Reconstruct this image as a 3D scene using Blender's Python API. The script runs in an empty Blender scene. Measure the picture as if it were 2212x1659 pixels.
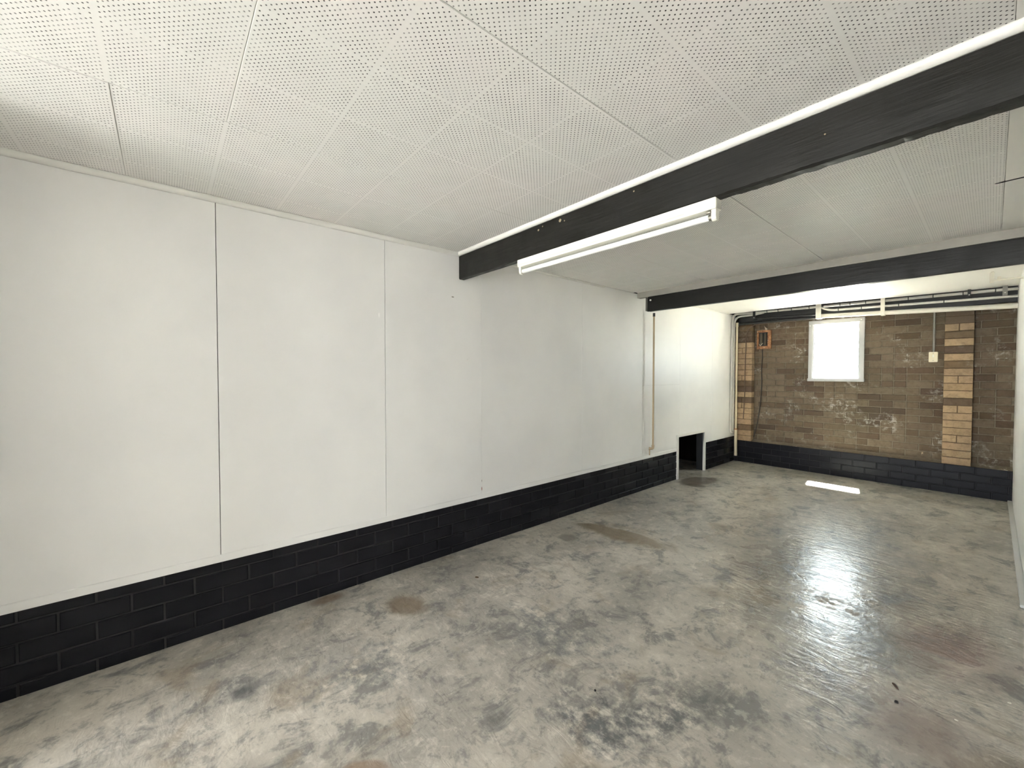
import bpy, bmesh, math, random
from mathutils import Vector, Matrix

random.seed(7)
scene = bpy.context.scene
col = scene.collection

# ------------------------------------------------------------------ camera
FPX, YAW, PITCH, ROLL = 883.45, 0.8651, 0.0234, 0.0007
CAM = Vector((2.5861, 0.0, 1.335))
fw = Vector((-math.sin(YAW) * math.cos(PITCH), math.cos(YAW) * math.cos(PITCH), -math.sin(PITCH)))
rt = Vector((math.cos(YAW), math.sin(YAW), 0))
up = rt.cross(fw)
r2 = rt * math.cos(ROLL) + up * math.sin(ROLL)
u2 = up * math.cos(ROLL) - rt * math.sin(ROLL)
cd = bpy.data.cameras.new('camera')
cd.sensor_fit = 'HORIZONTAL'; cd.sensor_width = 36.0; cd.lens = 36.0 * FPX / 2212.0
cd.clip_start = 0.02; cd.clip_end = 300
cam = bpy.data.objects.new('camera', cd); col.objects.link(cam)
cam.matrix_world = Matrix.Translation(CAM) @ Matrix((r2, u2, -fw)).transposed().to_4x4()
scene.camera = cam

# ------------------------------------------------------------------ world, sun, daylight portals, exposure
w = bpy.data.worlds.new('sky'); scene.world = w; w.use_nodes = True
bg = w.node_tree.nodes['Background']
bg.inputs[0].default_value = (0.87, 0.94, 1.0, 1); bg.inputs[1].default_value = 1.0
sd = bpy.data.lights.new('sun', 'SUN'); sd.energy = 14.0; sd.angle = 0.03; sd.color = (1.0, 0.98, 0.96)
sun = bpy.data.objects.new('sun', sd); col.objects.link(sun)
sun.rotation_euler = Vector((0.09, -0.50, -1.0)).to_track_quat('-Z', 'Y').to_euler()
def portal(name, loc, sx, sy, direction):
    l = bpy.data.lights.new(name, 'AREA'); l.shape = 'RECTANGLE'; l.size = sx; l.size_y = sy
    l.cycles.is_portal = True
    o = bpy.data.objects.new(name, l); col.objects.link(o); o.location = loc
    o.rotation_euler = Vector(direction).to_track_quat('-Z', 'Z').to_euler(); return o
DOOR_X0, DOOR_X1, DOOR_Y, DOOR_Z = 0.30, 2.55, -4.30, 1.88
portal('door_daylight', ((DOOR_X0 + DOOR_X1) / 2, DOOR_Y - 0.14, DOOR_Z / 2), DOOR_X1 - DOOR_X0, DOOR_Z, (0, 1, 0))
portal('window_daylight', (1.227, 6.985, 1.66), 0.545, 0.78, (0, -1, 0))
vs = scene.view_settings
vs.view_transform = 'Standard'; vs.look = 'None'; vs.gamma = 1.0; vs.use_curve_mapping = False
vs.exposure = 4.62
scene.cycles.use_denoising = True; scene.cycles.adaptive_threshold = 0.03; scene.cycles.use_light_tree = False
scene.cycles.max_bounces = 10; scene.cycles.diffuse_bounces = 6
scene.cycles.caustics_reflective = False; scene.cycles.caustics_refractive = False
scene.cycles.sample_clamp_indirect = 8.0

# ------------------------------------------------------------------ helpers: tagging, meshes
def tag(o, label=None, cat=None, group=None, kind=None):
    if label: o['label'] = label
    if cat: o['category'] = cat
    if group: o['group'] = group
    if kind: o['kind'] = kind
    return o
def link(name, me, parent=None):
    o = bpy.data.objects.new(name, me); col.objects.link(o)
    if parent: o.parent = parent
    return o
def empty(name, loc):
    o = bpy.data.objects.new(name, None); col.objects.link(o); o.location = loc; o.empty_display_size = 0.05
    return o
class MB:
    """collects shapes; build() links them as one mesh object"""
    def __init__(s): s.v = []; s.f = []; s.sm = []
    def add(s, vs_, fs, smooth=False):
        b = len(s.v); s.v += [tuple(q) for q in vs_]
        for f in fs: s.f.append([b + i for i in f]); s.sm.append(smooth)
    def box(s, x0, x1, y0, y1, z0, z1):
        s.add([(x0,y0,z0),(x1,y0,z0),(x1,y1,z0),(x0,y1,z0),(x0,y0,z1),(x1,y0,z1),(x1,y1,z1),(x0,y1,z1)],
              [(0,3,2,1),(4,5,6,7),(0,1,5,4),(1,2,6,5),(2,3,7,6),(3,0,4,7)])
        return s
    def prism(s, prof, axis, a, b, smooth=False):
        """profile (list of 2-tuples) extruded along axis from a to b"""
        n = len(prof)
        def P(q, t): return {'x': (t, q[0], q[1]), 'y': (q[0], t, q[1]), 'z': (q[0], q[1], t)}[axis]
        s.add([P(q, a) for q in prof] + [P(q, b) for q in prof],
              [(i, (i+1) % n, n + (i+1) % n, n + i) for i in range(n)], smooth)
        s.add([P(q, a) for q in prof], [tuple(range(n))]); s.add([P(q, b) for q in prof], [tuple(range(n))[::-1]])
        return s
    def tube(s, pts, r, n=14, cap=True):
        pts = [Vector(p) for p in pts]; rr = r if isinstance(r, (list, tuple)) else [r] * len(pts)
        t0 = (pts[1] - pts[0]).normalized()
        nrm = t0.cross(Vector((0.31, 0.57, 0.76))).normalized(); rings = []
        for i, p in enumerate(pts):
            t = (pts[min(i+1, len(pts)-1)] - pts[max(i-1, 0)]).normalized()
            nrm = (nrm - t * nrm.dot(t)).normalized(); bn = t.cross(nrm)
            rings.append([p + (nrm * math.cos(2*math.pi*k/n) + bn * math.sin(2*math.pi*k/n)) * rr[i] for k in range(n)])
        vs_ = [q for ring in rings for q in ring]
        fs = [(i*n+k, i*n+(k+1) % n, (i+1)*n+(k+1) % n, (i+1)*n+k) for i in range(len(pts)-1) for k in range(n)]
        s.add(vs_, fs, True)
        if cap: s.add(rings[0], [tuple(range(n))[::-1]]); s.add(rings[-1], [tuple(range(n))])
        return s
    def build(s, name, m, parent=None, bevel=0.0):
        me = bpy.data.meshes.new(name); me.from_pydata(s.v, [], s.f)
        bm = bmesh.new(); bm.from_mesh(me)
        if bevel: bmesh.ops.bevel(bm, geom=list(bm.edges), offset=bevel, segments=2, affect='EDGES', clamp_overlap=True)
        bmesh.ops.recalc_face_normals(bm, faces=list(bm.faces)); bm.to_mesh(me); bm.free()
        if not bevel:
            me.polygons.foreach_set('use_smooth', s.sm)
        me.materials.append(m)
        return link(name, me, parent)
def bend(pts, rad, seg=8):
    """polyline with rounded corners"""
    pts = [Vector(p) for p in pts]; out = [pts[0]]
    for i in range(1, len(pts) - 1):
        a, b, c = pts[i-1], pts[i], pts[i+1]
        r = min(rad, (a-b).length * 0.49, (c-b).length * 0.49)
        p0 = b + (a-b).normalized() * r; p1 = b + (c-b).normalized() * r
        for k in range(seg + 1):
            t = k / seg; out.append(p0 * (1-t)**2 + b * 2*t*(1-t) + p1 * t*t)
    out.append(pts[-1]); return out
def smooth_path(pts, n=8):
    """Catmull-Rom through points"""
    P = [Vector(p) for p in pts]; P = [P[0]*2-P[1]] + P + [P[-1]*2-P[-2]]; out = []
    for i in range(1, len(P) - 2):
        for k in range(n):
            t = k / n; a, b, c, d = P[i-1:i+3]
            out.append(0.5*((2*b) + (c-a)*t + (2*a-5*b+4*c-d)*t*t + (3*b-a-3*c+d)*t**3))
    out.append(P[-2]); return out

# ------------------------------------------------------------------ helpers: materials
class NT:
    def __init__(s, name):
        s.m = bpy.data.materials.new(name); s.m.use_nodes = True; s.t = s.m.node_tree
        s.b = s.t.nodes['Principled BSDF']; s.out = s.t.nodes['Material Output']
        s._pos = None
    def n(s, typ, **kw):
        d = s.t.nodes.new(typ)
        for k, v in kw.items(): setattr(d, k, v)
        return d
    def set(s, sock, v):
        if hasattr(v, 'is_linked') or hasattr(v, 'links'): s.t.links.new(v, sock)
        elif isinstance(v, (tuple, list)) and len(v) == 3 and sock.type == 'RGBA': sock.default_value = (*v, 1)
        else: sock.default_value = v
    def math(s, op, a, b=0.0, c=None, clamp=False):
        d = s.n('ShaderNodeMath', operation=op, use_clamp=clamp)
        s.set(d.inputs[0], a); s.set(d.inputs[1], b)
        if c is not None: s.set(d.inputs[2], c)
        return d.outputs[0]
    @property
    def pos(s):
        if s._pos is None: s._pos = s.n('ShaderNodeNewGeometry').outputs['Position']
        return s._pos
    def xyz(s):
        d = s.n('ShaderNodeSeparateXYZ'); s.set(d.inputs[0], s.pos); return d.outputs
    def mapv(s, scale=(1,1,1), rot=(0,0,0), loc=(0,0,0)):
        d = s.n('ShaderNodeMapping'); s.set(d.inputs[0], s.pos)
        d.inputs['Scale'].default_value = scale; d.inputs['Rotation'].default_value = rot; d.inputs['Location'].default_value = loc
        return d.outputs[0]
    def noise(s, scale, detail=4, rough=0.55, dist=0.0, vec=None):
        d = s.n('ShaderNodeTexNoise'); s.set(d.inputs['Vector'], vec if vec is not None else s.pos)
        d.inputs['Scale'].default_value = scale; d.inputs['Detail'].default_value = detail
        d.inputs['Roughness'].default_value = rough; d.inputs['Distortion'].default_value = dist
        return d.outputs['Fac']
    def ramp(s, v, a, b, lo=0.0, hi=1.0):
        d = s.n('ShaderNodeMapRange', interpolation_type='SMOOTHSTEP'); s.set(d.inputs[0], v)
        for k, q in zip((1,2,3,4), (a,b,lo,hi)): d.inputs[k].default_value = q
        return d.outputs[0]
    def mix(s, f, a, b, mode='MIX'):
        d = s.n('ShaderNodeMix', data_type='RGBA', blend_type=mode)
        s.set(d.inputs[0], f); s.set(d.inputs[6], a); s.set(d.inputs[7], b); return d.outputs[2]
    def cramp(s, f, stops):
        d = s.n('ShaderNodeValToRGB'); e = d.color_ramp.elements
        while len(e) < len(stops): e.new(0.5)
        for q, (p, c) in zip(e, stops): q.position = p; q.color = (*c, 1)
        s.set(d.inputs[0], f); return d.outputs[0]
    def rnd(s): return s.n('ShaderNodeObjectInfo').outputs['Random']
    def bump(s, h, strength=0.3, dist=0.01):
        d = s.n('ShaderNodeBump'); d.inputs['Strength'].default_value = strength; d.inputs['Distance'].default_value = dist
        s.set(d.inputs['Height'], h); s.t.links.new(d.outputs[0], s.b.inputs['Normal'])
    def fin(s, color, rough=0.5, metal=0.0, spec=0.5):
        s.set(s.b.inputs['Base Color'], color); s.set(s.b.inputs['Roughness'], rough)
        s.b.inputs['Metallic'].default_value = metal; s.b.inputs['Specular IOR Level'].default_value = spec
        return s.m
def S(r, g, b):   # sRGB 0-255 -> linear
    return tuple((c/255/12.92) if c/255 <= 0.04045 else ((c/255+0.055)/1.055)**2.4 for c in (r, g, b))
def plain(name, c, rough=0.5, var=0.06, scale=12, metal=0.0, bump=0.0):
    t = NT(name); n = t.noise(scale, 5)
    d = tuple(q * (1 - 2*var) for q in c); e = tuple(min(1, q * (1 + var)) for q in c)
    if bump: t.bump(t.noise(scale*6, 3), bump, 0.003)
    return t.fin(t.mix(n, d, e), rough, metal)

def wall_paint():
    t = NT('white_wall_paint')
    c = t.mix(t.ramp(t.noise(1.3, 3), 0.3, 0.7), S(232,231,229), S(240,239,236))
    scuff = t.ramp(t.noise(7, 3, 0.7), 0.70, 0.80)
    c = t.mix(t.math('MULTIPLY', scuff, 0.18), c, S(190,184,172))
    for (my, mz, ry, rz, mc) in ((1.893, 0.437, 0.004, 0.020, S(150,60,56)), (1.893, 0.50, 0.003, 0.012, S(150,140,130)), (1.07, 1.72, 0.006, 0.02, S(250,249,246)), (1.63, 1.905, 0.014, 0.006, S(150,144,132))):
        d = t.n('ShaderNodeMapping', vector_type='TEXTURE'); t.set(d.inputs[0], t.pos)
        d.inputs['Location'].default_value = (0, my, mz); d.inputs['Scale'].default_value = (0.1, ry, rz)
        l = t.n('ShaderNodeVectorMath', operation='LENGTH'); t.set(l.inputs[0], d.outputs[0])
        c = t.mix(t.ramp(l.outputs['Value'], 1.0, 0.5), c, mc)
    t.bump(t.noise(60, 2), 0.06, 0.002)
    return t.fin(c, 0.43)
def ceiling_board_mat():
    t = NT('perforated_board'); X, Y, Z = t.xyz()
    a = 0.302 / 16; x0, y0 = 0.800, 0.185
    gx = t.math('DIVIDE', t.math('SUBTRACT', X, x0), a); gy = t.math('DIVIDE', t.math('SUBTRACT', Y, y0), a)
    def near(off):
        fx = t.math('SUBTRACT', t.math('FRACT', t.math('ADD', gx, 0.5 - off + 1600)), 0.5)
        fy = t.math('SUBTRACT', t.math('FRACT', t.math('ADD', gy, 0.5 - off + 1600)), 0.5)
        return t.math('SQRT', t.math('ADD', t.math('MULTIPLY', fx, fx), t.math('MULTIPLY', fy, fy)))
    def notband(g):   # 0 on the hole-free line of every 300 mm module
        mm = t.math('FLOORED_MODULO', t.math('ADD', g, 0.5), 16.0)
        return t.math('GREATER_THAN', mm, 1.0)
    RI, RO = 0.085, 0.135
    h0 = t.math('MULTIPLY', t.ramp(near(0.0), RO, RI), t.math('MULTIPLY', notband(gx), notband(gy)))
    h1 = t.ramp(near(0.5), RO, RI)
    hole = t.math('MAXIMUM', h0, h1)
    # some holes are half filled with paint
    fill = t.ramp(t.noise(9, 5, 0.7), 0.30, 0.62, 0.45, 1.0)
    hole = t.math('MULTIPLY', hole, fill)
    tint = t.mix(t.ramp(t.noise(2.1, 2), 0.35, 0.7), S(231,230,225), S(234,230,226))
    c = t.mix(hole, tint, (0.012, 0.011, 0.010))
    t.bump(t.math('SUBTRACT', 1.0, hole), 0.5, 0.003)
    return t.fin(c, 0.6, spec=0.35)
def floor_mat():
    t = NT('stained_concrete')
    rotv = t.mapv((1.0, 0.70, 1.0), (0, 0, math.radians(-25)))
    n1 = t.noise(1.7, 4, 0.6, 0.4, rotv); n2 = t.noise(5.5, 5, 0.74, 0.5, rotv); n3 = t.noise(15, 4, 0.75)
    n5 = t.noise(3.1, 4, 0.62, 0.8, t.mapv((1, 1, 1), (0, 0, 0), (5, 2, 0)))
    c = t.mix(t.ramp(n1, 0.34, 0.64), S(160,155,146), S(194,187,175))
    c = t.mix(t.math('MULTIPLY', t.ramp(n2, 0.51, 0.64), 0.80), c, S(116,115,113))
    c = t.mix(t.math('MULTIPLY', t.ramp(n2, 0.46, 0.34), 0.6), c, S(212,205,193))
    c = t.mix(t.math('MULTIPLY', t.ramp(n5, 0.55, 0.68), 0.55), c, S(150,136,117))
    c = t.mix(t.math('MULTIPLY', t.ramp(n3, 0.52, 0.66), 0.50), c, S(108,106,102))
    c = t.mix(t.math('MULTIPLY', t.ramp(n3, 0.46, 0.34), 0.35), c, S(228,221,209))
    def blob(cx, cy, rx, ry, ang, edge, wob, off):
        d = t.n('ShaderNodeMapping', vector_type='TEXTURE'); t.set(d.inputs[0], t.pos)
        d.inputs['Location'].default_value = (cx, cy, 0); d.inputs['Rotation'].default_value = (0, 0, math.radians(ang)); d.inputs['Scale'].default_value = (rx, ry, 1)
        l = t.n('ShaderNodeVectorMath', operation='LENGTH'); t.set(l.inputs[0], d.outputs[0])
        q = t.math('MULTIPLY_ADD', n5 if off else n2, wob, l.outputs['Value'])
        return t.ramp(q, 1.0 + wob * 0.5, 1.0 + wob * 0.5 - edge)
    stains = [  # cx, cy, rx, ry, angle, edge, wobble, colour, amount
        (0.22, 5.08, 0.19, 0.32, -10, 0.25, 0.8, S(104, 92, 80), 0.85),
        (0.30, 4.86, 0.13, 0.09, 20, 0.3, 0.6, S(92, 82, 72), 0.8),
        (0.60, 2.88, 0.44, 0.15, 8, 0.5, 1.6, S(128, 112, 86), 0.8),
        (0.36, 2.50, 0.10, 0.09, 0, 0.5, 1.4, S(108, 104, 94), 0.7),
        (0.42, 1.05, 0.17, 0.11, 25, 0.6, 1.8, S(118, 100, 78), 0.75),
        (0.05, 0.72, 0.07, 0.14, 0, 0.6, 1.2, S(112, 90, 66), 0.7),
        (1.66, 1.30, 0.30, 0.17, 40, 0.7, 3.0, S(84, 88, 92), 0.75),
        (1.85, 1.66, 0.40, 0.20, 35, 0.8, 3.2, S(98, 100, 100), 0.75),
        (1.12, 1.50, 0.40, 0.26, 30, 0.9, 3.4, S(104, 108, 110), 0.75),
        (0.78, 0.66, 0.34, 0.24, 45, 0.9, 3.4, S(104, 108, 110), 0.75),
        (0.58, 0.24, 0.09, 0.045, 45, 0.6, 1.6, S(84, 86, 88), 0.6),
        (1.23, 0.50, 0.10, 0.04, 50, 0.5, 1.0, S(136, 112, 90), 0.7),
        (2.50, 2.92, 0.28, 0.40, 0, 1.0, 1.2, S(140, 112, 106), 0.62),
        (2.42, 2.15, 0.30, 0.28, 10, 1.0, 1.5, S(124, 104, 99), 0.6),
        (2.00, 2.95, 0.36, 0.15, -8, 0.9, 2.6, S(132, 114, 92), 0.5),
        (2.10, 2.20, 0.26, 0.24, 30, 0.8, 2.6, S(106, 104, 104), 0.6),
    ]
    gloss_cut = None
    for k, (cx, cy, rx, ry, an, ed, wo, cc, am) in enumerate(stains):
        m = blob(cx, cy, rx, ry, an, ed, wo, wo < 2 and k % 2 == 0)
        if wo >= 2.4: m = t.math('MULTIPLY', m, t.ramp(n3, 0.36, 0.60))
        c = t.mix(t.math('MULTIPLY', m, am), c, cc)
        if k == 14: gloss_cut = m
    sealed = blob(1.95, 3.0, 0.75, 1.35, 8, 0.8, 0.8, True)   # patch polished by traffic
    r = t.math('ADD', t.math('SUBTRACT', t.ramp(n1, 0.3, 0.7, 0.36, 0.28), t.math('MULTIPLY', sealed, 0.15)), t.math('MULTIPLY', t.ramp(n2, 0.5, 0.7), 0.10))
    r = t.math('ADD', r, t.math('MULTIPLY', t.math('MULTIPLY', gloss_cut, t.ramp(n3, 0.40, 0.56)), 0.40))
    wv = t.noise(13, 3, 0.55, 1.2, t.mapv((0.55, 1.3, 1), (0, 0, math.radians(25))))
    t.bump(t.math('ADD', wv, t.math('MULTIPLY', n3, 0.5)), 0.26, 0.012)
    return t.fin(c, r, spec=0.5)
def brick_mat(name, stops, salt, rough=0.85):
    t = NT(name); base = t.cramp(t.rnd(), stops)
    c = t.mix(t.math('MULTIPLY', t.ramp(t.noise(28, 4, 0.65), 0.40, 0.75), 0.42), base, S(72,60,46))
    c = t.mix(t.math('MULTIPLY', t.ramp(t.noise(1.1, 3), 0.40, 0.66), 0.35), c, S(96,90,74))
    e = t.math('MULTIPLY', t.ramp(t.noise(3.2, 5, 0.6, 0.4), 0.52, 0.68), t.ramp(t.noise(19, 4, 0.7), 0.47, 0.62))
    c = t.mix(t.math('MULTIPLY', e, salt), c, S(205,200,190))
    t.bump(t.noise(70, 3, 0.7), 0.5, 0.004)
    return t.fin(c, rough, spec=0.25)
def black_brick_mat():
    t = NT('black_painted_brick')
    c = t.mix(t.noise(6, 3), S(30,29,32), S(39,38,42))
    chip = t.math('MULTIPLY', t.ramp(t.noise(5, 3), 0.60, 0.68), t.ramp(t.noise(34, 5, 0.7), 0.66, 0.72))
    c = t.mix(chip, c, S(150,146,140))
    t.bump(t.noise(55, 5, 0.6), 0.20, 0.003)
    return t.fin(c, t.ramp(t.rnd(), 0.0, 1.0, 0.20, 0.32), spec=0.09)
def beam_mat(name, spots, scuff):
    t = NT(name); X, Y, Z = t.xyz()
    c = t.mix(t.noise(5, 3), S(20,19,16), S(30,28,24))
    grain = t.noise(4, 5, 0.6, 0.2, t.mapv((1, 12, 12)))
    c = t.mix(t.math('MULTIPLY', t.ramp(grain, 0.62, 0.78), scuff), c, S(62,60,56))
    nn = t.noise(60, 4)
    for sx, sz, rr in spots:
        dx = t.math('SUBTRACT', X, sx); dz = t.math('SUBTRACT', Z, sz)
        d = t.math('SQRT', t.math('ADD', t.math('MULTIPLY', dx, dx), t.math('MULTIPLY', dz, dz)))
        d = t.math('ADD', d, t.math('MULTIPLY', t.math('SUBTRACT', nn, 0.5), rr * 1.6))
        c = t.mix(t.ramp(d, rr, rr * 0.7), c, S(176,160,132))
    t.bump(grain, 0.35, 0.004)
    return t.fin(c, t.ramp(t.noise(9, 2), 0.3, 0.7, 0.36, 0.55), spec=0.35)
def rust_mat():
    t = NT('rusty_steel')
    c = t.mix(t.ramp(t.noise(26, 6, 0.7), 0.35, 0.68), S(134,86,54), S(184,134,90))
    c = t.mix(t.ramp(t.noise(60, 4), 0.58, 0.7), c, S(88,56,36))
    return t.fin(c, 0.7)
def glass_mat():
    t = NT('louvre_glass')
    tr = t.n('ShaderNodeBsdfTransparent'); tr.inputs[0].default_value = (0.93, 0.96, 0.95, 1)
    gl = t.n('ShaderNodeBsdfGlossy'); gl.inputs['Roughness'].default_value = 0.05
    fr = t.n('ShaderNodeFresnel'); fr.inputs[0].default_value = 1.45
    mx = t.n('ShaderNodeMixShader')
    front = t.math('SUBTRACT', 1.0, t.n('ShaderNodeNewGeometry').outputs['Backfacing'])   # reflect at the outer face only
    t.t.links.new(t.math('MULTIPLY', fr.outputs[0], front), mx.inputs[0])
    t.t.links.new(tr.outputs[0], mx.inputs[1]); t.t.links.new(gl.outputs[0], mx.inputs[2])
    t.t.links.new(mx.outputs[0], t.out.inputs['Surface']); return t.m

M = dict(
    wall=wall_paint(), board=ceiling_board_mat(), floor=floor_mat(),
    plaster=plain('white_plasterboard', S(233,231,225), 0.6, 0.02, 3),
    trim=plain('white_gloss_trim', S(232,230,224), 0.38, 0.02, 6),
    strip=plain('grey_white_strip', S(205,204,202), 0.5, 0.05, 9),
    packing=plain('grey_packing_paint', S(172,168,158), 0.6, 0.08, 8),
    shadowgap=plain('raw_edge', S(190,184,172), 0.8),
    brown=brick_mat('brown_brick', [(0.0, S(92,77,60)), (0.3, S(112,97,78)), (0.6, S(122,107,88)), (0.85, S(102,85,69)), (1.0, S(84,69,57))], 0.5),
    tan=brick_mat('tan_brick', [(0.0, S(168,142,110)), (0.5, S(184,157,124)), (1.0, S(174,146,116))], 0.12),
    olive=brick_mat('olive_brown_brick', [(0.0, S(124,102,76)), (0.5, S(110,92,74)), (1.0, S(102,84,70))], 0.12),
    mortar=brick_mat('grey_mortar', [(0.0, S(134,122,105)), (1.0, S(134,122,105))], 1.0),
    darkmortar=plain('dark_pier_mortar', S(92,74,54), 0.9),
    blackbrick=black_brick_mat(),
    blackpaint=plain('black_mortar_paint', S(26,26,28), 0.7, 0.1, 20, bump=0.2),
    litjoint=plain('edge_lit_black_joint', S(39,38,39), 0.7, 0.15, 30),  # joints painted paler in place of light caught on the brick edges
    beam1=beam_mat('black_timber_beam', [(1.019, 2.188, 0.011), (0.846, 2.181, 0.007), (0.881, 2.193, 0.005), (1.485, 2.191, 0.005), (2.211, 2.134, 0.004), (1.05, 2.178, 0.004)], 0.5),
    beam2=beam_mat('black_steel_beam', [], 0.2),
    void=plain('dark_timber_and_gap_shade', S(34,29,25), 0.9),
    enamel=plain('cream_enamel', S(240,238,226), 0.35, 0.01), tube=plain('white_glass_tube', S(244,243,240), 0.2, 0.01),
    metal=plain('bright_metal', S(176,170,158), 0.35, 0.05, metal=0.8),
    pipebrown=plain('tan_pipe_paint', S(176,156,126), 0.5, 0.06, 20),
    conduit=plain('white_conduit', S(206,202,194), 0.45, 0.06, 14),
    greyconduit=plain('grey_conduit', S(150,148,140), 0.5, 0.08, 16),
    cream=plain('cream_pipe_paint', S(222,208,176), 0.45, 0.05, 10),
    paint=plain('white_pipe_paint', S(226,221,208), 0.45, 0.05, 10),
    blackpipe=plain('black_pipe', S(46,46,45), 0.5, 0.12, 16),
    rust=rust_mat(), darkbits=plain('dark_bakelite', S(38,33,27), 0.4), fusewire=plain('olive_fuse_body', S(84,72,50), 0.5, 0.1),
    paper=plain('crumpled_paper', S(206,190,166), 0.8), cable=plain('black_cable', S(40,34,29), 0.5),
    oldcable=plain('grey_brown_cable', S(112,92,76), 0.6), switch=plain('cream_switch_plastic', S(232,222,192), 0.4, 0.02),
    frame=plain('grey_white_window_paint', S(186,186,184), 0.45, 0.03), glass=glass_mat(),
    leaf=plain('dry_leaf', S(92,72,46), 0.8, 0.2, 80), twig=plain('twig', S(74,54,42), 0.8), flake=plain('paint_flake', S(230,226,214), 0.6),
    stone=plain('dark_crumb', S(34,30,27), 0.8), ground=plain('asphalt_drive', S(140,140,139), 0.85, 0.08, 2),
    path=plain('pale_bounce_ground', S(190,184,172), 0.8, 0.06, 2), roof=plain('roof_timber', S(60,52,44), 0.9),
)

# ------------------------------------------------------------------ room dimensions
XR = 2.745; D = 6.732; DB = 6.84; YR = DOOR_Y; ZC = 2.235; ZC3 = 2.245
ZB = 0.362                      # top of black base on left wall
OP0, OP1, OPZ = 4.985, 5.705, 0.535   # low opening in left wall

# ground outside, roof
g = MB(); g.box(-30, 32, -40, YR - 0.13, -0.12, -0.02)
tag(g.build('ground', M['ground']), 'grey asphalt ground outside the garage', 'ground', kind='structure')
g = MB(); g.box(-30, 32, 6.96, 40, -0.12, -0.02)
tag(g.build('ground', M['path']), 'unseen pale ground outside the window, added to bounce light indoors', 'ground', kind='structure')  # paler ground piece added to bounce daylight up through the window
r = MB(); r.box(-0.4, 3.2, YR - 0.12, 6.96, 2.50, 2.62)
tag(r.build('roof', M['roof']), 'unseen dark roof slab above the ceiling, added to block the sun', 'roof', kind='structure')  # slab put over the ceiling to keep the sun out

# floor
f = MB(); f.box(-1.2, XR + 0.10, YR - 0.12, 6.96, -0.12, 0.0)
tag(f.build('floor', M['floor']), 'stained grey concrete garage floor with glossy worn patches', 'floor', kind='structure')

# ------------------------------------------------------------------ left wall (backing, panels)
wl = MB()
wl.box(-0.10, -0.012, YR - 0.12, OP0, 0, 2.5); wl.box(-0.10, -0.012, OP1, 6.96, 0, 2.5); wl.box(-0.10, -0.012, OP0, OP1, OPZ, 2.5)
# dark crawl space behind the opening
wl.box(-1.2, -1.1, OP0 - 0.5, OP1 + 0.6, 0, 0.9); wl.box(-1.2, -0.1, OP0 - 0.6, OP0 - 0.5, 0, 0.9)
wl.box(-1.2, -0.1, OP1 + 0.5, OP1 + 0.6, 0, 0.9); wl.box(-1.2, -0.1, OP0 - 0.6, OP1 + 0.6, 0.9, 1.0)
wall_left = wl.build('wall_left', M['void'])
tag(wall_left, 'long white sheeted left wall above black brick base', 'wall', kind='structure')
seams = [(YR, 0), (-3.40, .001), (-2.50, .001), (-1.59, .001), (-0.69, .0012), (0.214, .0016), (1.110, .0015), (1.890, .0006), (3.096, .0006), (4.160, .0004), (5.023, .0012), (5.940, .0013), (6.735, 0)]
zbot = lambda y: ZB if y < 5.3 else 0.388
for (a, ga), (b, gb) in zip(seams[:-1], seams[1:]):
    y0, y1 = a + ga, b - gb
    if a == 4.160:
        parts = [(y0, y1, ZB, 1.208), (y0, y1, 1.2092, ZC)]
    elif a == 5.023:
        parts = None
    else:
        parts = [(y0, y1, zbot(a), ZC3 if a > 4 else ZC)]
    if parts is None:
        m = MB(); m.box(-0.012, 0, y0, OP1, OPZ, ZC3); m.box(-0.012, 0, OP1, y1, 0.388, ZC3)
        m.build('wall_panel', M['wall'], wall_left)
    else:
        for q in parts:
            m = MB(); m.box(-0.012, 0, *q)
            if q[0] < OP0 < q[1] and q[2] < OPZ:   # panel notched by the opening frame
                m = MB(); m.box(-0.012, 0, q[0], OP0 - 0.0, q[2], q[3]); m.box(-0.012, 0, OP0, q[1], OPZ, q[3])
            m.build('wall_panel', M['wall'], wall_left)

# ------------------------------------------------------------------ bricks
cache = {}
def brick_mesh(l, d, h, mat, axis):
    """brick with chamfered front; front faces -y (axis 'x', length along x) or +x (axis 'y', length along y)"""
    key = (round(l, 3), round(d, 3), round(h, 3), mat.name, axis)
    if key in cache: return cache[key]
    c = 0.003; L, Dp, H = l/2, d, h/2
    vs_ = [(-L,Dp,-H),(L,Dp,-H),(L,Dp,H),(-L,Dp,H), (-L,c,-H),(L,c,-H),(L,c,H),(-L,c,H), (-L+c,0,-H+c),(L-c,0,-H+c),(L-c,0,H-c),(-L+c,0,H-c)]
    fs = [(0,1,2,3)[::-1]] + [(i, (i+1)%4, 4+(i+1)%4, 4+i) for i in range(4)] + [(4+i, 4+(i+1)%4, 8+(i+1)%4, 8+i) for i in range(4)] + [(8,9,10,11)]
    if axis == 'y': vs_ = [(-y, x, z) for x, y, z in vs_]
    me = bpy.data.meshes.new('brick'); me.from_pydata(vs_, [], fs)
    bm = bmesh.new(); bm.from_mesh(me); bmesh.ops.recalc_face_normals(bm, faces=list(bm.faces)); bm.to_mesh(me); bm.free()
    me.materials.append(mat); cache[key] = me; return me
def put_brick(parent, mat, axis, s0, s1, z0, z1, face, depth=0.03, jit=0.0012):
    if s1 - s0 < 0.012 or z1 - z0 < 0.012: return
    me = brick_mesh(s1 - s0, depth, z1 - z0, mat, axis); o = link('brick', me, parent)
    j = random.uniform(-jit, jit)
    o.location = ((s0+s1)/2, face + j, (z0+z1)/2) if axis == 'x' else (face + j, (s0+s1)/2, (z0+z1)/2)
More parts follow.
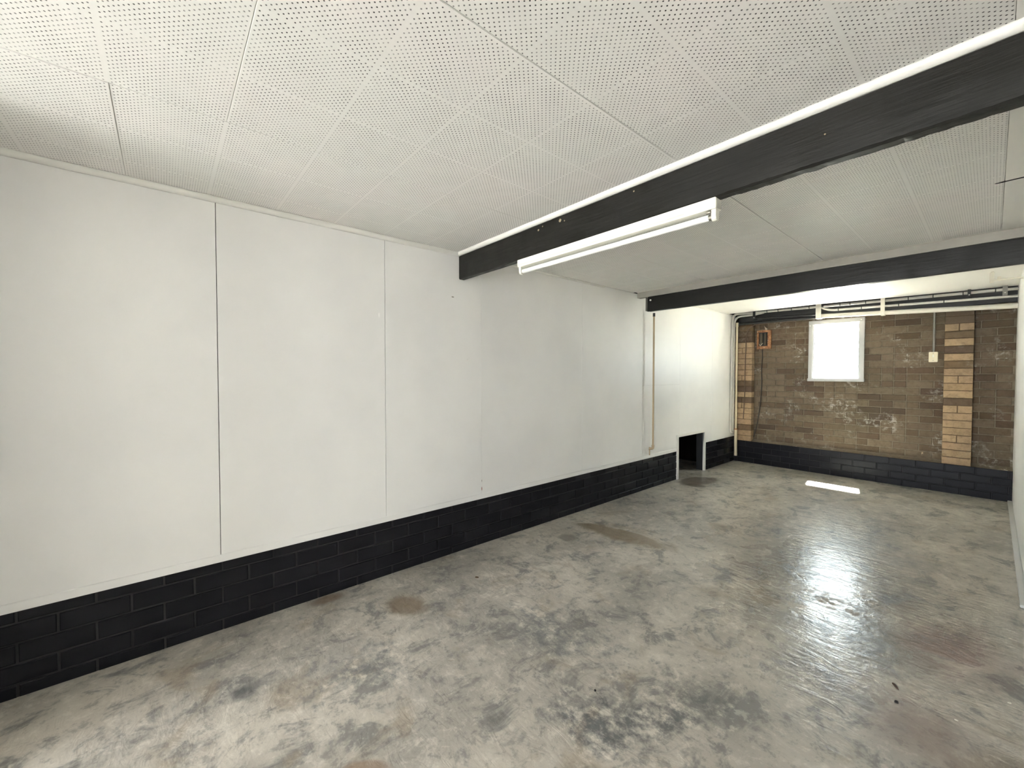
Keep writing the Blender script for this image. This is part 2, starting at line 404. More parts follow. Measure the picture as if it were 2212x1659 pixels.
def rows_of(s0, s1, zs, L, joint, start):
    """stretcher-bond pieces clipped to s0..s1; zs = course edges"""
    for k, (z0, z1) in enumerate(zip(zs[:-1], zs[1:])):
        p = start - (L/2 if k % 2 else 0) - L * math.ceil((start - s0) / L + 1)
        while p < s1:
            a, b = max(p + joint/2, s0), min(p + L - joint/2, s1)
            if b > a: yield k, a, b, z0 + joint/2, z1 - joint/2
            p += L

# left base
bl = MB(); bl.box(-0.10, -0.002, YR, OP0 - 0.03, 0, ZB); bl.box(-0.10, -0.002, OP1 + 0.03, D, 0, 0.388)
base_left = tag(bl.build('baseboard_left', M['litjoint']), 'black painted brick base along the foot of the long white wall', 'brick base', kind='structure')
zl = [-0.004, 0.055, 0.140, 0.225, 0.310, 0.366]
for k, a, b, z0, z1 in rows_of(-0.63, OP0 - 0.03, zl, 0.232, 0.009, 4.86): put_brick(base_left, M['blackbrick'], 'y', a, b, max(z0, 0), min(z1, ZB), 0.0045, 0.02)
for k, a, b, z0, z1 in rows_of(OP1 + 0.042, D, zl[:-1] + [0.392], 0.232, 0.009, 5.90): put_brick(base_left, M['blackbrick'], 'y', a, b, max(z0, 0), min(z1, 0.388), 0.0045, 0.02)

# back wall: backing with window hole
WX0, WX1, WZ0, WZ1 = 0.955, 1.500, 1.275, 2.055
wb = MB(); yb0, yb1 = DB + 0.006, 6.96
wb.box(-0.1, WX0, yb0, yb1, 0, 2.5); wb.box(WX1, XR + 0.10, yb0, yb1, 0, 2.5); wb.box(WX0, WX1, yb0, yb1, 0, WZ0); wb.box(WX0, WX1, yb0, yb1, WZ1, 2.5)
wall_back = tag(wb.build('wall_back', M['mortar']), 'bare brown brick end wall with white salt marks around the window', 'wall', kind='structure')
zb = [0.345 + 0.0832*k for k in range(22)]
def lay_back(s0, s1, start):
    for k, a, b, z0, z1 in rows_of(s0, s1, zb, 0.231, 0.010, start):
        segs = [(a, b)]
        if z1 > WZ0 and z0 < WZ1:
            segs = [(a, min(b, WX0)), (max(a, WX1), b)]
        for (p, q) in segs:
            if q <= p: continue
            if q - p > 0.2 and random.random() < 0.16:
                mid = (p+q)/2; put_brick(wall_back, M['brown'], 'x', p, mid-.005, z0, z1, DB); put_brick(wall_back, M['brown'], 'x', mid+.005, q, z0, z1, DB)
            else: put_brick(wall_back, M['brown'], 'x', p, q, z0, z1, DB)
lay_back(0.245, 2.228, 0.30); lay_back(2.452, XR, 2.50)
# black base under the end wall
bb = MB(); bb.box(-0.1, XR, D + 0.006, DB + 0.03, 0, 0.322)
base_back = tag(bb.build('baseboard_back', M['blackpaint']), 'glossy black painted brick base under the bare brick end wall', 'brick base', kind='structure')
for k, a, b, z0, z1 in rows_of(0.0, XR, [-0.004, 0.078, 0.161, 0.244, 0.329], 0.232, 0.009, 0.98): put_brick(base_back, M['blackbrick'], 'x', a, b, max(z0, 0), min(z1, 0.325), D, 0.02)
lg = MB()
for a, b in ((0.245, 2.228), (2.452, XR)):
    lg.prism([(D + 0.004, 0.326), (DB + 0.02, 0.326), (DB + 0.02, 0.362), (DB - 0.004, 0.352)], 'x', a, b)
lg.build('mortar_ledge', M['mortar'], base_back)
# tan brick piers
def pier(x0, x1, label, kinds, cut):
    e = tag(empty('brick_pier', ((x0+x1)/2, D, 0.325)), label, 'brick pier'); inv = e.location.copy()
    c = MB(); c.box(x0 + 0.003, x1 - 0.003, D + 0.006, DB + 0.02, 0.325, 2.09)
    o = c.build('mortar_core', M['darkmortar'], e); o.location = -inv
    z = 0.325; k = 0
    while z < 2.0:
        z1 = z + 0.0832
        kd = kinds[k]; xm = x0 + (x1 - x0) * cut
        cuts = [(x0, xm - 0.003), (xm + 0.003, x1)] if kd.isupper() else [(x0, x1)]
        for a, b in cuts:
            me = brick_mesh(b - a, 0.1, 0.0772, M['tan' if kd in 'tT' else 'olive'], 'x'); q = link('brick', me, e)
            q.location = Vector(((a+b)/2, D + random.uniform(-.0015, .0015), z + 0.0416)) - inv
        z = z1; k += 1
    return e
pier(0.004, 0.243, 'tan brick pier in the corner beside the wall pipes', 'ttotttTOtooTttttTtooooo', 0.42)
pier(2.230, 2.452, 'tan brick pier to the right of the window and switch', 'tttTtttTottTtototoTooo', 0.5)

# ------------------------------------------------------------------ right wall, rear wall
m = MB(); m.box(XR, XR + 0.10, YR - 0.12, 6.96, 0, 2.5)
tag(m.build('wall_right', M['wall']), 'white painted wall at the right edge, seen almost edge on', 'wall', kind='structure')
m = MB(); m.box(2.714, XR, 3.72, D, 0, 0.016)
tag(m.build('trim_1', M['strip'], None, 0.003), 'flat grey white strip on the floor along the right wall', 'trim', kind='structure')
m = MB(); m.box(-0.1, DOOR_X0, YR - 0.12, YR, 0, 2.5); m.box(DOOR_X1, XR + 0.1, YR - 0.12, YR, 0, 2.5); m.box(DOOR_X0, DOOR_X1, YR - 0.12, YR, DOOR_Z, 2.5)
tag(m.build('wall_rear', M['wall']), 'wall behind the viewer around the open garage doorway', 'wall', kind='structure')

m = MB(); m.box(0.0, 0.52, -0.74, -0.63, 0, ZC)
tag(m.build('shade_nib', M['wall']), 'unseen white wall nib left of the viewer, added to shade the near wall', 'wall', kind='structure')  # added out of view to darken the near end of the left wall

# ------------------------------------------------------------------ ceiling
B1Y0, B1Y1 = 1.685, 1.728; B2Y0, B2Y1 = 4.06, 4.12
m = MB(); m.box(-0.1, XR + 0.1, YR, 6.44, 2.262, 2.30)
ceiling = tag(m.build('ceiling', M['shadowgap']), 'perforated white board ceiling in bays between the black beams', 'ceiling', kind='structure')
def board(x0, x1, y0, y1, z, mat, drop=0.0):
    b = MB(); gq = 0.0005; b.box(x0 + gq, x1 - gq, y0 + gq, y1 - gq, z - drop, 2.262)
    return b.build('ceiling_board', mat, ceiling, 0.0014)
board(0.0, 0.800, YR, -0.116, ZC, M['board'], 0.0012); board(0.0, 0.800, -0.116, 1.685, ZC, M['board'])
board(0.800, 1.710, YR, 0.185, ZC, M['board']); board(0.800, 1.710, 0.185, 1.685, ZC, M['board'], 0.0010)
board(1.710, 2.608, YR, 1.685, ZC, M['board']); board(2.608, XR, YR, 1.685, ZC, M['plaster'], 0.001)
for k, (a, b) in enumerate(((0.0, 0.800), (0.800, 1.710), (1.710, 2.608))): board(a, b, 1.728, 3.955, ZC, M['board'], 0.001*(k % 2))
board(2.608, XR, 1.728, 2.990, ZC, M['plaster'], 0.0005); board(2.608, XR, 2.998, 3.955, ZC, M['plaster'], 0.004)
m = MB(); m.prism([(2.578, 2.996), (2.60, 2.988), (XR, 2.985), (XR, 2.999), (2.60, 3.001)], 'z', ZC - 0.0022, 2.262)
m.build('joint_shade_strip', M['void'], ceiling)  # solid dark strip stands in for the shade in the ceiling crack
board(0.0, XR, 3.955, 4.10, ZC + 0.010, M['plaster'])
# third bay: plasterboard with a ragged far edge
m = MB()
prof = [(0.0, 4.10), (XR, 4.10), (XR, 6.65), (2.2, 6.60), (1.72, 6.54), (1.25, 6.47), (1.10, 6.45), (0.9, 6.462), (0.6, 6.47), (0.03, 6.49), (0.0, 6.49)]
m.prism(prof, 'z', ZC3, 2.262); m.build('ceiling_board', M['plaster'], ceiling)
m = MB(); m.box(0.0, XR, 6.62, DB + 0.01, 2.44, 2.46)
m.build('cavity_lining', M['void'], ceiling)

def quad(r=0.022, n=6):   # quarter-round section: corner at origin, away along +a and -b
    return [(0, 0), (r, 0)] + [(r*math.cos(a), -r*math.sin(a)) for a in [k*math.pi/2/n for k in range(1, n)]] + [(0, -r)]
m = MB(); m.prism([(a, ZC + b) for a, b in quad(0.026)], 'y', YR, B1Y0, True)
tag(m.build('trim_2', M['trim']), 'white quarter round bead between the white wall and near ceiling', 'trim', kind='structure')
m = MB(); m.prism([(a, ZC + b) for a, b in quad(0.014)], 'y', B1Y1, 3.44, True)
tag(m.build('trim_3', M['trim']), 'short white bead under the middle ceiling, left of the second beam', 'trim', kind='structure')
m = MB(); m.prism([(B1Y0 - a, ZC + b) for a, b in quad(0.025)], 'x', 0.0, XR, True)
tag(m.build('trim_4', M['trim']), 'white quarter round bead along the top of the near black beam', 'trim', kind='structure')
m = MB(); m.box(0.0, XR, 4.042, 4.10, 2.186, ZC + 0.010)
tag(m.build('trim_5', M['packing']), 'pale packing strip on top of the far black beam', 'trim', kind='structure')
m = MB(); m.box(0.0, 0.007, YR, OP0 - 0.045, ZB - 0.003, ZB + 0.036)
tag(m.build('trim_6', M['wall'], None, 0.002), 'white bottom bead of the wall sheets above the long black base', 'trim', kind='structure')
m = MB(); m.box(0.0, 0.006, OP1 + 0.04, D, 0.385, 0.402)
tag(m.build('trim_7', M['wall'], None, 0.002), 'short white bottom bead between the low opening and the corner', 'trim', kind='structure')
m = MB(); m.prism([(a, ZC3 + b) for a, b in quad(0.012)], 'y', 4.12, 6.49, True)
tag(m.build('trim_8', M['trim']), 'white bead between wall and ceiling of the end bay', 'trim', kind='structure')

# ------------------------------------------------------------------ beams
def timber_beam():
    nx = 160; v = []; fs = []
    prng = random.Random(3); wob = [0.0] * (nx + 1); cur = 0
    for i in range(nx + 1):
        x = XR * i / nx; cur = cur * 0.75 + prng.uniform(-1, 1) * 0.0016
        wob[i] = cur * (1.0 if x > 1.9 else 0.15)
    for i in range(nx + 1):
        x = XR * i / nx; zb_ = 2.042 + wob[i] * 0.5; ch = 0.006 + (abs(wob[i]) * 2.0 if x > 1.9 else 0)
        v += [(x, B1Y0, 2.262), (x, B1Y0, zb_ + ch), (x, B1Y0 + ch, zb_), (x, B1Y1, zb_ + wob[i]), (x, B1Y1, 2.262)]
    for i in range(nx):
        for k in range(4): fs.append((i*5+k, i*5+k+1, (i+1)*5+k+1, (i+1)*5+k))
    fs += [(0,1,2,3,4), tuple(nx*5+q for q in (4,3,2,1,0))]
    m = MB(); m.add(v, fs); return m
e = tag(timber_beam().build('ceiling_beam', M['beam1']), 'near black painted beam with chipped spots, carrying the tube light', 'beam')
e = tag(empty('ceiling_beam', (0.105, B2Y0, 2.03)), 'far black beam with a bolt at its rounded left end', 'beam'); base = Vector(e.location)
m = MB(); m.prism([(0.112, 2.036), (0.120, 2.029), (XR, 2.029), (XR, 2.186), (0.126, 2.186), (0.114, 2.176)], 'y', B2Y0, B2Y1)
o = m.build('web', M['beam2'], e); o.location = -base
m = MB(); m.box(0.095, 0.099, B2Y0 - 0.002, B2Y1, 2.034, 2.182); o = m.build('end_plate', M['beam2'], e, 0.001); o.location = -base
m = MB(); m.box(0.099, 0.113, B2Y0 + 0.006, B2Y1 - 0.002, 2.036, 2.180); o = m.build('packer', M['greyconduit'], e); o.location = -base
m = MB(); m.tube([(0.153, B2Y0 + 0.004, 2.146), (0.153, B2Y0 - 0.006, 2.146), (0.153, B2Y0 - 0.009, 2.146)], [0.0095, 0.0095, 0.005], 10)
o = m.build('bolt', M['trim'], e); o.location = -base
m = MB(); m.box(0.118, XR, B2Y0 - 0.004, B2Y0 + 0.01, 2.026, 2.032); o = m.build('bottom_flange', M['beam2'], e); o.location = -base

# ------------------------------------------------------------------ tube light
LX0, LX1 = 0.664, 1.862
e = tag(empty('fluorescent_light', ((LX0+LX1)/2, 1.705, 2.042)), 'unlit white fluorescent batten light with bare tube under the near beam', 'light'); base = Vector(e.location)
m = MB(); m.prism([(1.680, 2.042), (1.680, 2.012), (1.683, 2.010), (1.680, 2.007), (1.684, 1.999), (1.726, 1.999), (1.730, 2.007), (1.730, 2.042)], 'x', LX0 + 0.004, LX1 - 0.004)
o = m.build('housing', M['enamel'], e); o.location = -base
for a, b in ((LX0, LX0 + 0.006), (LX1 - 0.006, LX1)):
    m = MB(); m.box(a, b, 1.679, 1.731, 1.998, 2.0415); o = m.build('end_cap', M['enamel'], e, 0.002); o.location = -base
for a, b in ((LX0 + 0.004, LX0 + 0.022), (LX1 - 0.022, LX1 - 0.004)):
    pr = [(1.690, 2.000), (1.690, 1.972), (1.693, 1.960), (1.700, 1.955), (1.712, 1.955), (1.719, 1.960), (1.722, 1.972), (1.722, 2.000)]
    m = MB(); m.prism(pr, 'x', a, b); o = m.build('lampholder', M['enamel'], e); o.location = -base
m = MB(); m.tube([(LX0 + 0.026, 1.706, 1.974), (LX1 - 0.036, 1.706, 1.974)], 0.013, 20); tb = m.build('tube', M['tube'], e); tb.location = -base
for a, b in ((LX0 + 0.020, LX0 + 0.027), (LX1 - 0.037, LX1 - 0.021)):
    m = MB(); m.tube([(a, 1.706, 1.974), (b, 1.706, 1.974)], 0.0126, 20); m.build('tube_cap', M['metal'], tb)
m = MB(); m.tube([(LX1 - 0.040, 1.689, 1.990), (LX1 - 0.024, 1.689, 1.990)], 0.006, 12); o = m.build('starter', M['metal'], e); o.location = -base

# ------------------------------------------------------------------ low opening frame
e = tag(empty('opening_frame', (0, (OP0+OP1)/2, 0)), 'thin white frame around the low dark opening in the base', 'frame'); base = Vector(e.location)
for nm, q in (('jamb', (-0.012, 0.016, OP0 - 0.04, OP0, 0, OPZ + 0.03)), ('jamb', (-0.012, 0.016, OP1, OP1 + 0.036, 0, OPZ + 0.016)), ('head', (-0.012, 0.015, OP0, OP1, OPZ, OPZ + 0.028))):
    m = MB(); m.box(*q); o = m.build(nm, M['trim'], e, 0.002); o.location = -base
for q in ((-0.10, -0.0125, OP0 - 0.01, OP0 + 0.002, 0, OPZ), (-0.10, -0.0125, OP1 - 0.002, OP1 + 0.01, 0, OPZ)):
    m = MB(); m.box(*q); o = m.build('reveal', M['blackpaint'], e); o.location = -base

# ------------------------------------------------------------------ brown wall pipe
px, py = 0.055, 4.300
e = tag(empty('wall_pipe', (px, py, 0.43)), 'thin tan pipe running down the white wall below the far beam', 'pipe'); base = Vector(e.location)
m = MB(); m.tube([(px, py, 2.035), (px, py, 0.505)], 0.0105, 14); o = m.build('pipe', M['pipebrown'], e); o.location = -base
m = MB(); m.tube([(px, py, 0.520), (px, py, 0.500)], 0.0155, 14); m.tube(bend([(px, py, 0.512), (px, py, 0.478), (0.018, py - 0.012, 0.474)], 0.024), 0.0145, 14); o = m.build('elbow', M['pipebrown'], e); o.location = -base
m = MB(); m.tube([(0.026, py - 0.010, 0.474), (0.014, py - 0.014, 0.474)], 0.0185, 14); o = m.build('collar', M['pipebrown'], e); o.location = -base
m = MB(); m.tube([(0.020, py - 0.012, 0.466), (0.020, py - 0.012, 0.398)], 0.0065, 10); o = m.build('stub_tube', M['pipebrown'], e); o.location = -base
m = MB(); m.tube([(px, py, 2.040), (px, py, 2.000)], 0.0135, 14); o = m.build('top_socket', M['blackpipe'], e); o.location = -base

# ------------------------------------------------------------------ conduits and pipes at the end wall
def pipe(name, label, cat, pts, r, mat, rad=0.0, rings=(), ringmat=None, group=None):
    """pipe with socket rings as parts"""
    path = bend(pts, rad) if rad else [Vector(p) for p in pts]
    e = tag(empty(name, path[0]), label, cat, group); base = Vector(e.location)
    m = MB(); m.tube(path, r, 14); o = m.build('run', mat, e); o.location = -base
    for (a, b) in rings:
        m = MB(); m.tube([a, b], r * 1.13, 14); o = m.build('joint', ringmat or M['greyconduit'], e); o.location = -base
    return e
def lerp(a, b, t): return tuple(a[i] + (b[i]-a[i])*t for i in range(3))
def ringset(a, b, ts, wdt=0.004):
    L = (Vector(b) - Vector(a)).length
    return [(lerp(a, b, t - wdt/L), lerp(a, b, t + wdt/L)) for t in ts]
A1, A2 = (0.22, 6.62, 2.246), (XR, 6.62, 2.212)
pipe('conduit', 'uppermost white conduit bending from the corner and running across under the ceiling', 'conduit',
     [(0.020, 6.555, 0.50), (0.020, 6.575, 2.12), (0.020, 6.62, 2.252), A1, A2], 0.0165, M['conduit'], 0.16,
     ringset(A1, A2, (0.10, 0.155, 0.22, 0.30, 0.36, 0.43, 0.47, 0.53, 0.60, 0.68, 0.76, 0.85, 0.94)), M['blackpipe'])
pipe('conduit', 'second white conduit tucked below the first in the corner bend', 'conduit',
     [(0.022, 6.612, 0.50), (0.022, 6.632, 2.02), (0.03, 6.648, 2.214), (0.30, 6.650, 2.216), (0.42, 6.652, 2.236)], 0.0145, M['conduit'], 0.15)
B_1, B_2 = (1.22, 6.583, 2.168), (XR, 6.583, 2.132)
pipe('conduit', 'middle white conduit dipping down beside the white bracket above the window', 'conduit',
     [(1.085, 6.583, 2.244), (1.135, 6.583, 2.20), B_1, B_2], 0.0135, M['conduit'], 0.07,
     ringset(B_1, B_2, (0.05, 0.20, 0.42, 0.66)), M['blackpipe'])
pipe('drain_pipe', 'thick cream pipe running level above the window to the right wall', 'pipe',
     [(1.06, 6.64, 2.112), (XR, 6.64, 2.040)], 0.027, M['paint'])
pipe('drain_pipe', 'thick black pipe running level from the corner to the window', 'pipe',
     [(0.075, 6.68, 2.098), (1.06, 6.64, 2.100)], 0.018, M['blackpipe'])
pipe('drain_pipe', 'thin black pipe above the thick one left of the window', 'pipe',
     [(0.33, 6.66, 2.152), (1.06, 6.66, 2.142)], 0.014, M['blackpipe'])
# black steel angle behind the pipes
m = MB(); m.prism([(6.775, 2.10), (6.835, 2.10), (6.835, 2.40), (6.825, 2.40), (6.825, 2.108), (6.775, 2.108)], 'x', 0.0, XR)
tag(m.build('lintel_angle', M['blackpipe']), 'dark steel lintel angle along the top of the brick wall', 'lintel')
# cream vertical pipe in corner
e = tag(empty('drain_pipe', (0.052, 6.665, 0.10)), 'cream pipe standing in the corner beside the tan pier', 'pipe'); base = Vector(e.location)
m = MB(); m.tube([(0.050, 6.668, 2.10), (0.053, 6.662, 0.47)], 0.0150, 14); o = m.build('upper_run', M['cream'], e); o.location = -base
m = MB(); m.tube([(0.053, 6.662, 0.500), (0.056, 6.662, 0.10)], 0.0205, 14); o = m.build('lower_run', M['cream'], e); o.location = -base
m = MB(); m.tube([(0.056, 6.662, 0.135), (0.056, 6.662, 0.095)], 0.0225, 14); o = m.build('foot_socket', M['cream'], e); o.location = -base
m = MB(); m.tube([(0.050, 6.668, 2.125), (0.050, 6.668, 2.06)], 0.020, 14); o = m.build('top_socket', M['cream'], e); o.location = -base
m = MB(); m.tube([(0.053, 6.662, 0.512), (0.053, 6.662, 0.492)], 0.0235, 14); o = m.build('clamp_ring', M['rust'], e); o.location = -base
pipe('conduit_loop', 'short grey loop joining the two conduits low in the corner', 'conduit',
     [(0.020, 6.553, 0.52), (0.022, 6.553, 0.462), (0.030, 6.615, 0.452), (0.026, 6.624, 0.50)], 0.0135, M['conduit'], 0.03)
# brackets
def bracket(label, x0, x1, z0, z1, mat, y=6.555, name='pipe_bracket', cat='bracket'):
    e = tag(empty(name, ((x0+x1)/2, y, z0)), label, cat); base = Vector(e.location)
    m = MB(); m.box(x0, x1, y, y + 0.006, z0, z1); o = m.build('strap', mat, e, 0.0015); o.location = -base
    m = MB(); m.box(x0, x1, y, y + 0.09, z0 - 0.003, z0 + 0.003); o = m.build('foot', mat, e, 0.001); o.location = -base
    m = MB(); m.tube([((x0+x1)/2, y + 0.002, z0 + 0.022), ((x0+x1)/2, y - 0.005, z0 + 0.022)], 0.006, 8); o = m.build('screw', M['trim'], e); o.location = -base
bracket('white painted pipe bracket just left above the window', 1.062, 1.120, 2.074, 2.262, M['paint'])
bracket('white painted pipe bracket between the window and switch conduit', 1.703, 1.742, 2.050, 2.252, M['paint'])
bracket('small black pipe bracket near the corner bend', 0.306, 0.340, 2.140, 2.258, M['blackpipe'])
bracket('dark pipe clip above the right tan pier', 2.400, 2.424, 2.165, 2.245, M['blackpipe'])
bracket('dark grey pipe clamp close to the right wall', 2.640, 2.674, 2.152, 2.262, M['greyconduit'])
# thin white pipe under end bay ceiling, at right
e = tag(empty('conduit', (2.575, 5.6, 2.17)), 'short white conduit under the end bay ceiling turning into right wall', 'conduit'); base = Vector(e.location)
m = MB(); m.tube(bend([(2.572, 5.585, 2.246), (2.572, 5.585, 2.168), (XR, 5.60, 2.166)], 0.012), 0.0085, 12); o = m.build('run', M['paint'], e); o.location = -base
m = MB(); m.box(2.556, 2.583, 5.565, 5.60, 2.145, 2.235); o = m.build('junction_box', M['paint'], e, 0.003); o.location = -base
m = MB(); m.box(2.600, 2.622, 5.588, 5.612, 2.178, 2.196); o = m.build('saddle', M['paint'], e, 0.002); o.location = -base

# ------------------------------------------------------------------ fuse box and cables
fx0, fx1, fz0, fz1, fy = 0.286, 0.470, 1.716, 1.992, 6.788
e = tag(empty('fuse_box', ((fx0+fx1)/2, DB, fz0)), 'open rusty fuse box on the brick wall left of the window', 'fuse box'); base = Vector(e.location)
def fb(nm, mat, q, bev=0.002):
    m = MB(); m.box(*q); o = m.build(nm, mat, e, bev); o.location = -base; return o
fb('back_plate', M['darkbits'], (fx0, fx1, DB - 0.008, DB - 0.002, fz0, fz1))
fb('rim', M['rust'], (fx0, fx0 + 0.020, fy, DB - 0.008, fz0, fz1)); fb('rim', M['rust'], (fx1 - 0.042, fx1, fy, DB - 0.008, fz0, fz1))
fb('rim', M['rust'], (fx0 + 0.02, fx1 - 0.042, fy, DB - 0.008, fz1 - 0.030, fz1)); fb('rim', M['rust'], (fx0 + 0.02, fx1 - 0.042, fy, DB - 0.008, fz0, fz0 + 0.042))
fb('fuse_holder', M['fusewire'], (fx0 + 0.040, fx0 + 0.074, fy + 0.006, DB - 0.008, fz0 + 0.07, fz1 - 0.045), 0.004)
fb('fuse_holder', M['fusewire'], (fx0 + 0.092, fx0 + 0.122, fy + 0.010, DB - 0.008, fz0 + 0.06, fz1 - 0.040), 0.004)
m = MB(); m.tube(smooth_path([(fx0+0.035, fy+0.004, fz0+0.07), (fx0+0.05, fy-0.004, fz0+0.05), (fx0+0.07, fy-0.002, fz0+0.075), (fx0+0.082, fy+0.004, fz0+0.088)]), 0.005, 8); o = m.build('loose_wire', M['paper'], e); o.location = -base
for sx, sz in ((0.010, 0.255), (0.150, 0.125), (0.10, 0.020)):
    m = MB(); m.tube([(fx0+sx, fy+0.002, fz0+sz), (fx0+sx, fy-0.004, fz0+sz)], 0.006, 8); o = m.build('screw', M['paper'], e); o.location = -base
# crumpled paper tag
m = MB()
pts = [(0.378, 6.800, 2.062), (0.398, 6.785, 2.035), (0.425, 6.780, 2.012), (0.418, 6.790, 1.990), (0.392, 6.800, 1.996), (0.382, 6.812, 2.02)]
m.add(pts + [(a, b + 0.012, c) for a, b, c in pts], [(0,1,5),(1,4,5),(1,2,3),(1,3,4),(6,11,7),(7,11,10),(7,9,8),(7,10,9)] + [(i,(i+1)%6,6+(i+1)%6,6+i) for i in range(6)])
tag(m.build('paper_tag', M['paper']), 'crumpled pale paper tag hanging above the rusty fuse box', 'paper')
m = MB(); m.tube(smooth_path([(0.352, 6.818, 1.722), (0.352, 6.822, 1.60), (0.344, 6.825, 1.40), (0.350, 6.822, 1.20), (0.338, 6.822, 0.95), (0.318, 6.820, 0.75), (0.285, 6.820, 0.53), (0.252, 6.815, 0.385)]), 0.0055, 8)
tag(m.build('hanging_cable', M['cable']), 'thin dark cable hanging below the fuse box to the ledge', 'cable')
m = MB(); m.tube(smooth_path([(0.80, 6.722, 2.085), (0.64, 6.716, 2.086), (0.46, 6.714, 2.088), (0.34, 6.712, 2.082), (0.235, 6.712, 2.052), (0.175, 6.714, 1.96), (0.158, 6.716, 1.68), (0.153, 6.716, 1.35), (0.153, 6.716, 1.05), (0.138, 6.716, 0.66)]), 0.006, 8)
tag(m.build('pier_cable', M['oldcable']), 'old brown cable arching over and down the corner pier', 'cable')

# ------------------------------------------------------------------ light switch with conduit
e = tag(empty('light_switch', (2.139, DB, 1.482)), 'cream switch box on the brick wall left of the right pier', 'switch'); base = Vector(e.location)
m = MB(); m.box(2.101, 2.176, 6.806, DB, 1.482, 1.600); o = m.build('box', M['switch'], e, 0.004); o.location = -base
m = MB(); m.box(2.104, 2.173, 6.801, 6.807, 1.485, 1.597); pl = m.build('face_plate', M['switch'], e, 0.003); pl.location = -base
m = MB(); m.tube([(2.139, 6.803, 1.545), (2.139, 6.795, 1.545)], 0.016, 16); o = m.build('dial', M['switch'], pl)
m = MB(); m.box(2.133, 2.145, 6.792, 6.802, 1.536, 1.566); m.build('rocker', M['enamel'], pl, 0.002)
for sz in (1.500, 1.584):
    m = MB(); m.tube([(2.139, 6.803, sz), (2.139, 6.799, sz)], 0.004, 8); m.build('screw', M['greyconduit'], pl)
m = MB(); m.tube([(2.140, 6.822, 1.598), (2.140, 6.822, 2.10)], 0.0095, 12)
tag(m.build('switch_conduit', M['greyconduit']), 'grey conduit rising from the cream switch box', 'conduit')

# ------------------------------------------------------------------ window
e = empty('window_1', (1.225, DB, 1.25)); tag(e, 'small white framed louvre window glowing with daylight', 'window', kind='structure'); base = Vector(e.location)
fy0, fy1 = 6.812, 6.90; X0, X1, Z0, Z1 = 0.927, 1.522, 1.250, 2.072
def wf(nm, q, mat, bev=0.003, par=e):
    m = MB(); m.box(*q); o = m.build(nm, mat, par, bev)
    if par is e: o.location = -base
    return o
wf('stile', (X0, X0 + 0.046, fy0, fy1, Z0, Z1), M['frame']); wf('stile', (X1 - 0.046, X1, fy0, fy1, Z0, Z1), M['frame'])
wf('head', (X0 + 0.046, X1 - 0.046, fy0, fy1, Z1 - 0.052, Z1), M['frame'])
wf('sill', (X0 - 0.004, X1 + 0.004, fy0 - 0.014, fy1, Z0 - 0.006, Z0 + 0.034), M['frame'])
ch1 = wf('side_channel', (X0 + 0.046, X0 + 0.058, fy0 + 0.012, fy1 - 0.01, Z0 + 0.034, Z1 - 0.052), M['frame'], 0.001)
ch2 = wf('side_channel', (X1 - 0.058, X1 - 0.046, fy0 + 0.012, fy1 - 0.01, Z0 + 0.034, Z1 - 0.052), M['frame'], 0.001)
for sx, sz in ((X0 + 0.016, Z1 - 0.066), (X1 - 0.034, Z1 - 0.030)):
    m = MB(); m.tube([(sx, fy0 + 0.002, sz), (sx, fy0 - 0.008, sz)], 0.008, 10); o = m.build('catch', M['trim'], e); o.location = -base
nl = 7; zz0, zz1 = Z0 + 0.036, Z1 - 0.054
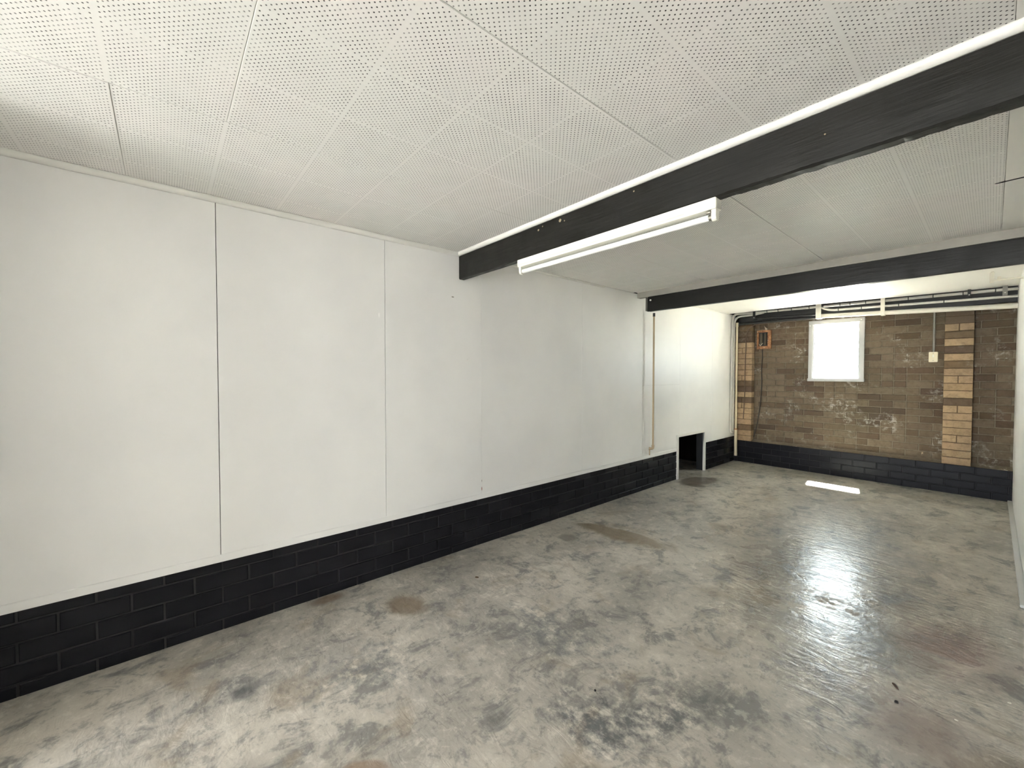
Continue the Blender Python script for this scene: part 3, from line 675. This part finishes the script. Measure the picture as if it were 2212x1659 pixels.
for k in range(nl):
    zc_ = zz0 + (k + 0.5) * (zz1 - zz0) / nl; hh = (zz1 - zz0) / nl * 0.56
    ca, sa = math.cos(math.radians(14)), math.sin(math.radians(14))
    a = Vector((0, 6.866 - sa*hh, zc_ + ca*hh)); b = Vector((0, 6.866 + sa*hh, zc_ - ca*hh))
    n_ = Vector((0, ca, sa)) * 0.0025; xa, xb = X0 + 0.058, X1 - 0.058
    m = MB(); m.add([(xa, *(a-n_).yz), (xb, *(a-n_).yz), (xb, *(b-n_).yz), (xa, *(b-n_).yz), (xa, *(a+n_).yz), (xb, *(a+n_).yz), (xb, *(b+n_).yz), (xa, *(b+n_).yz)],
                    [(0,1,2,3),(7,6,5,4),(0,4,5,1),(1,5,6,2),(2,6,7,3),(3,7,4,0)])
    o = m.build('louvre_pane', M['glass'], e); o.location = -base
    for ch, xx in ((ch1, X0 + 0.058), (ch2, X1 - 0.064)):
        m = MB(); m.box(xx, xx + 0.006, 6.846, 6.874, zc_ - 0.028, zc_ + 0.028); m.build('louvre_clip', M['darkbits'], ch)

# ------------------------------------------------------------------ crumbs on the floor
def crumb(name, label, cat, x, y, L, W, H, rot, mat, n=7, seed=1):
    rg = random.Random(seed); m = MB(); ring = []
    for k in range(n):
        a = 2*math.pi*k/n; q = rg.uniform(0.75, 1.1); ring.append((math.cos(a)*L/2*q, math.sin(a)*W/2*q))
    vs_ = [(a, b, 0.0) for a, b in ring] + [(a*0.7, b*0.7, H*rg.uniform(0.7, 1.0)) for a, b in ring]
    m.add(vs_, [tuple(range(n))[::-1], tuple(range(n, 2*n))] + [(i, (i+1)%n, n+(i+1)%n, n+i) for i in range(n)])
    o = m.build(name, mat); o.location = (x, y, 0.0); o.rotation_euler = (0, 0, rot)
    return tag(o, label, cat)
crumb('dry_leaf', 'small dry brown leaf on the floor near the black base', 'leaf', 0.411, 1.550, 0.026, 0.020, 0.004, 0.5, M['leaf'], 9, 2)
crumb('twig', 'short dark twig lying on the reddish floor stain', 'twig', 2.341, 2.369, 0.050, 0.009, 0.006, 2.2, M['twig'], 8, 3)
crumb('pebble', 'small black pebble just below the twig on the floor', 'pebble', 2.357, 2.254, 0.016, 0.014, 0.008, 0.2, M['stone'], 7, 4)
crumb('paint_flake', 'white paint flake near the right edge of the floor', 'paint flake', 2.656, 2.602, 0.015, 0.010, 0.002, 0.9, M['flake'], 6, 5)
crumb('paint_flake', 'white paint flake on the floor right of the black pebble', 'paint flake', 2.520, 2.314, 0.013, 0.012, 0.002, 0.3, M['flake'], 6, 6)
crumb('pebble', 'dark crumb on the bare middle of the floor', 'pebble', 1.523, 1.367, 0.011, 0.010, 0.006, 0.2, M['stone'], 7, 8)
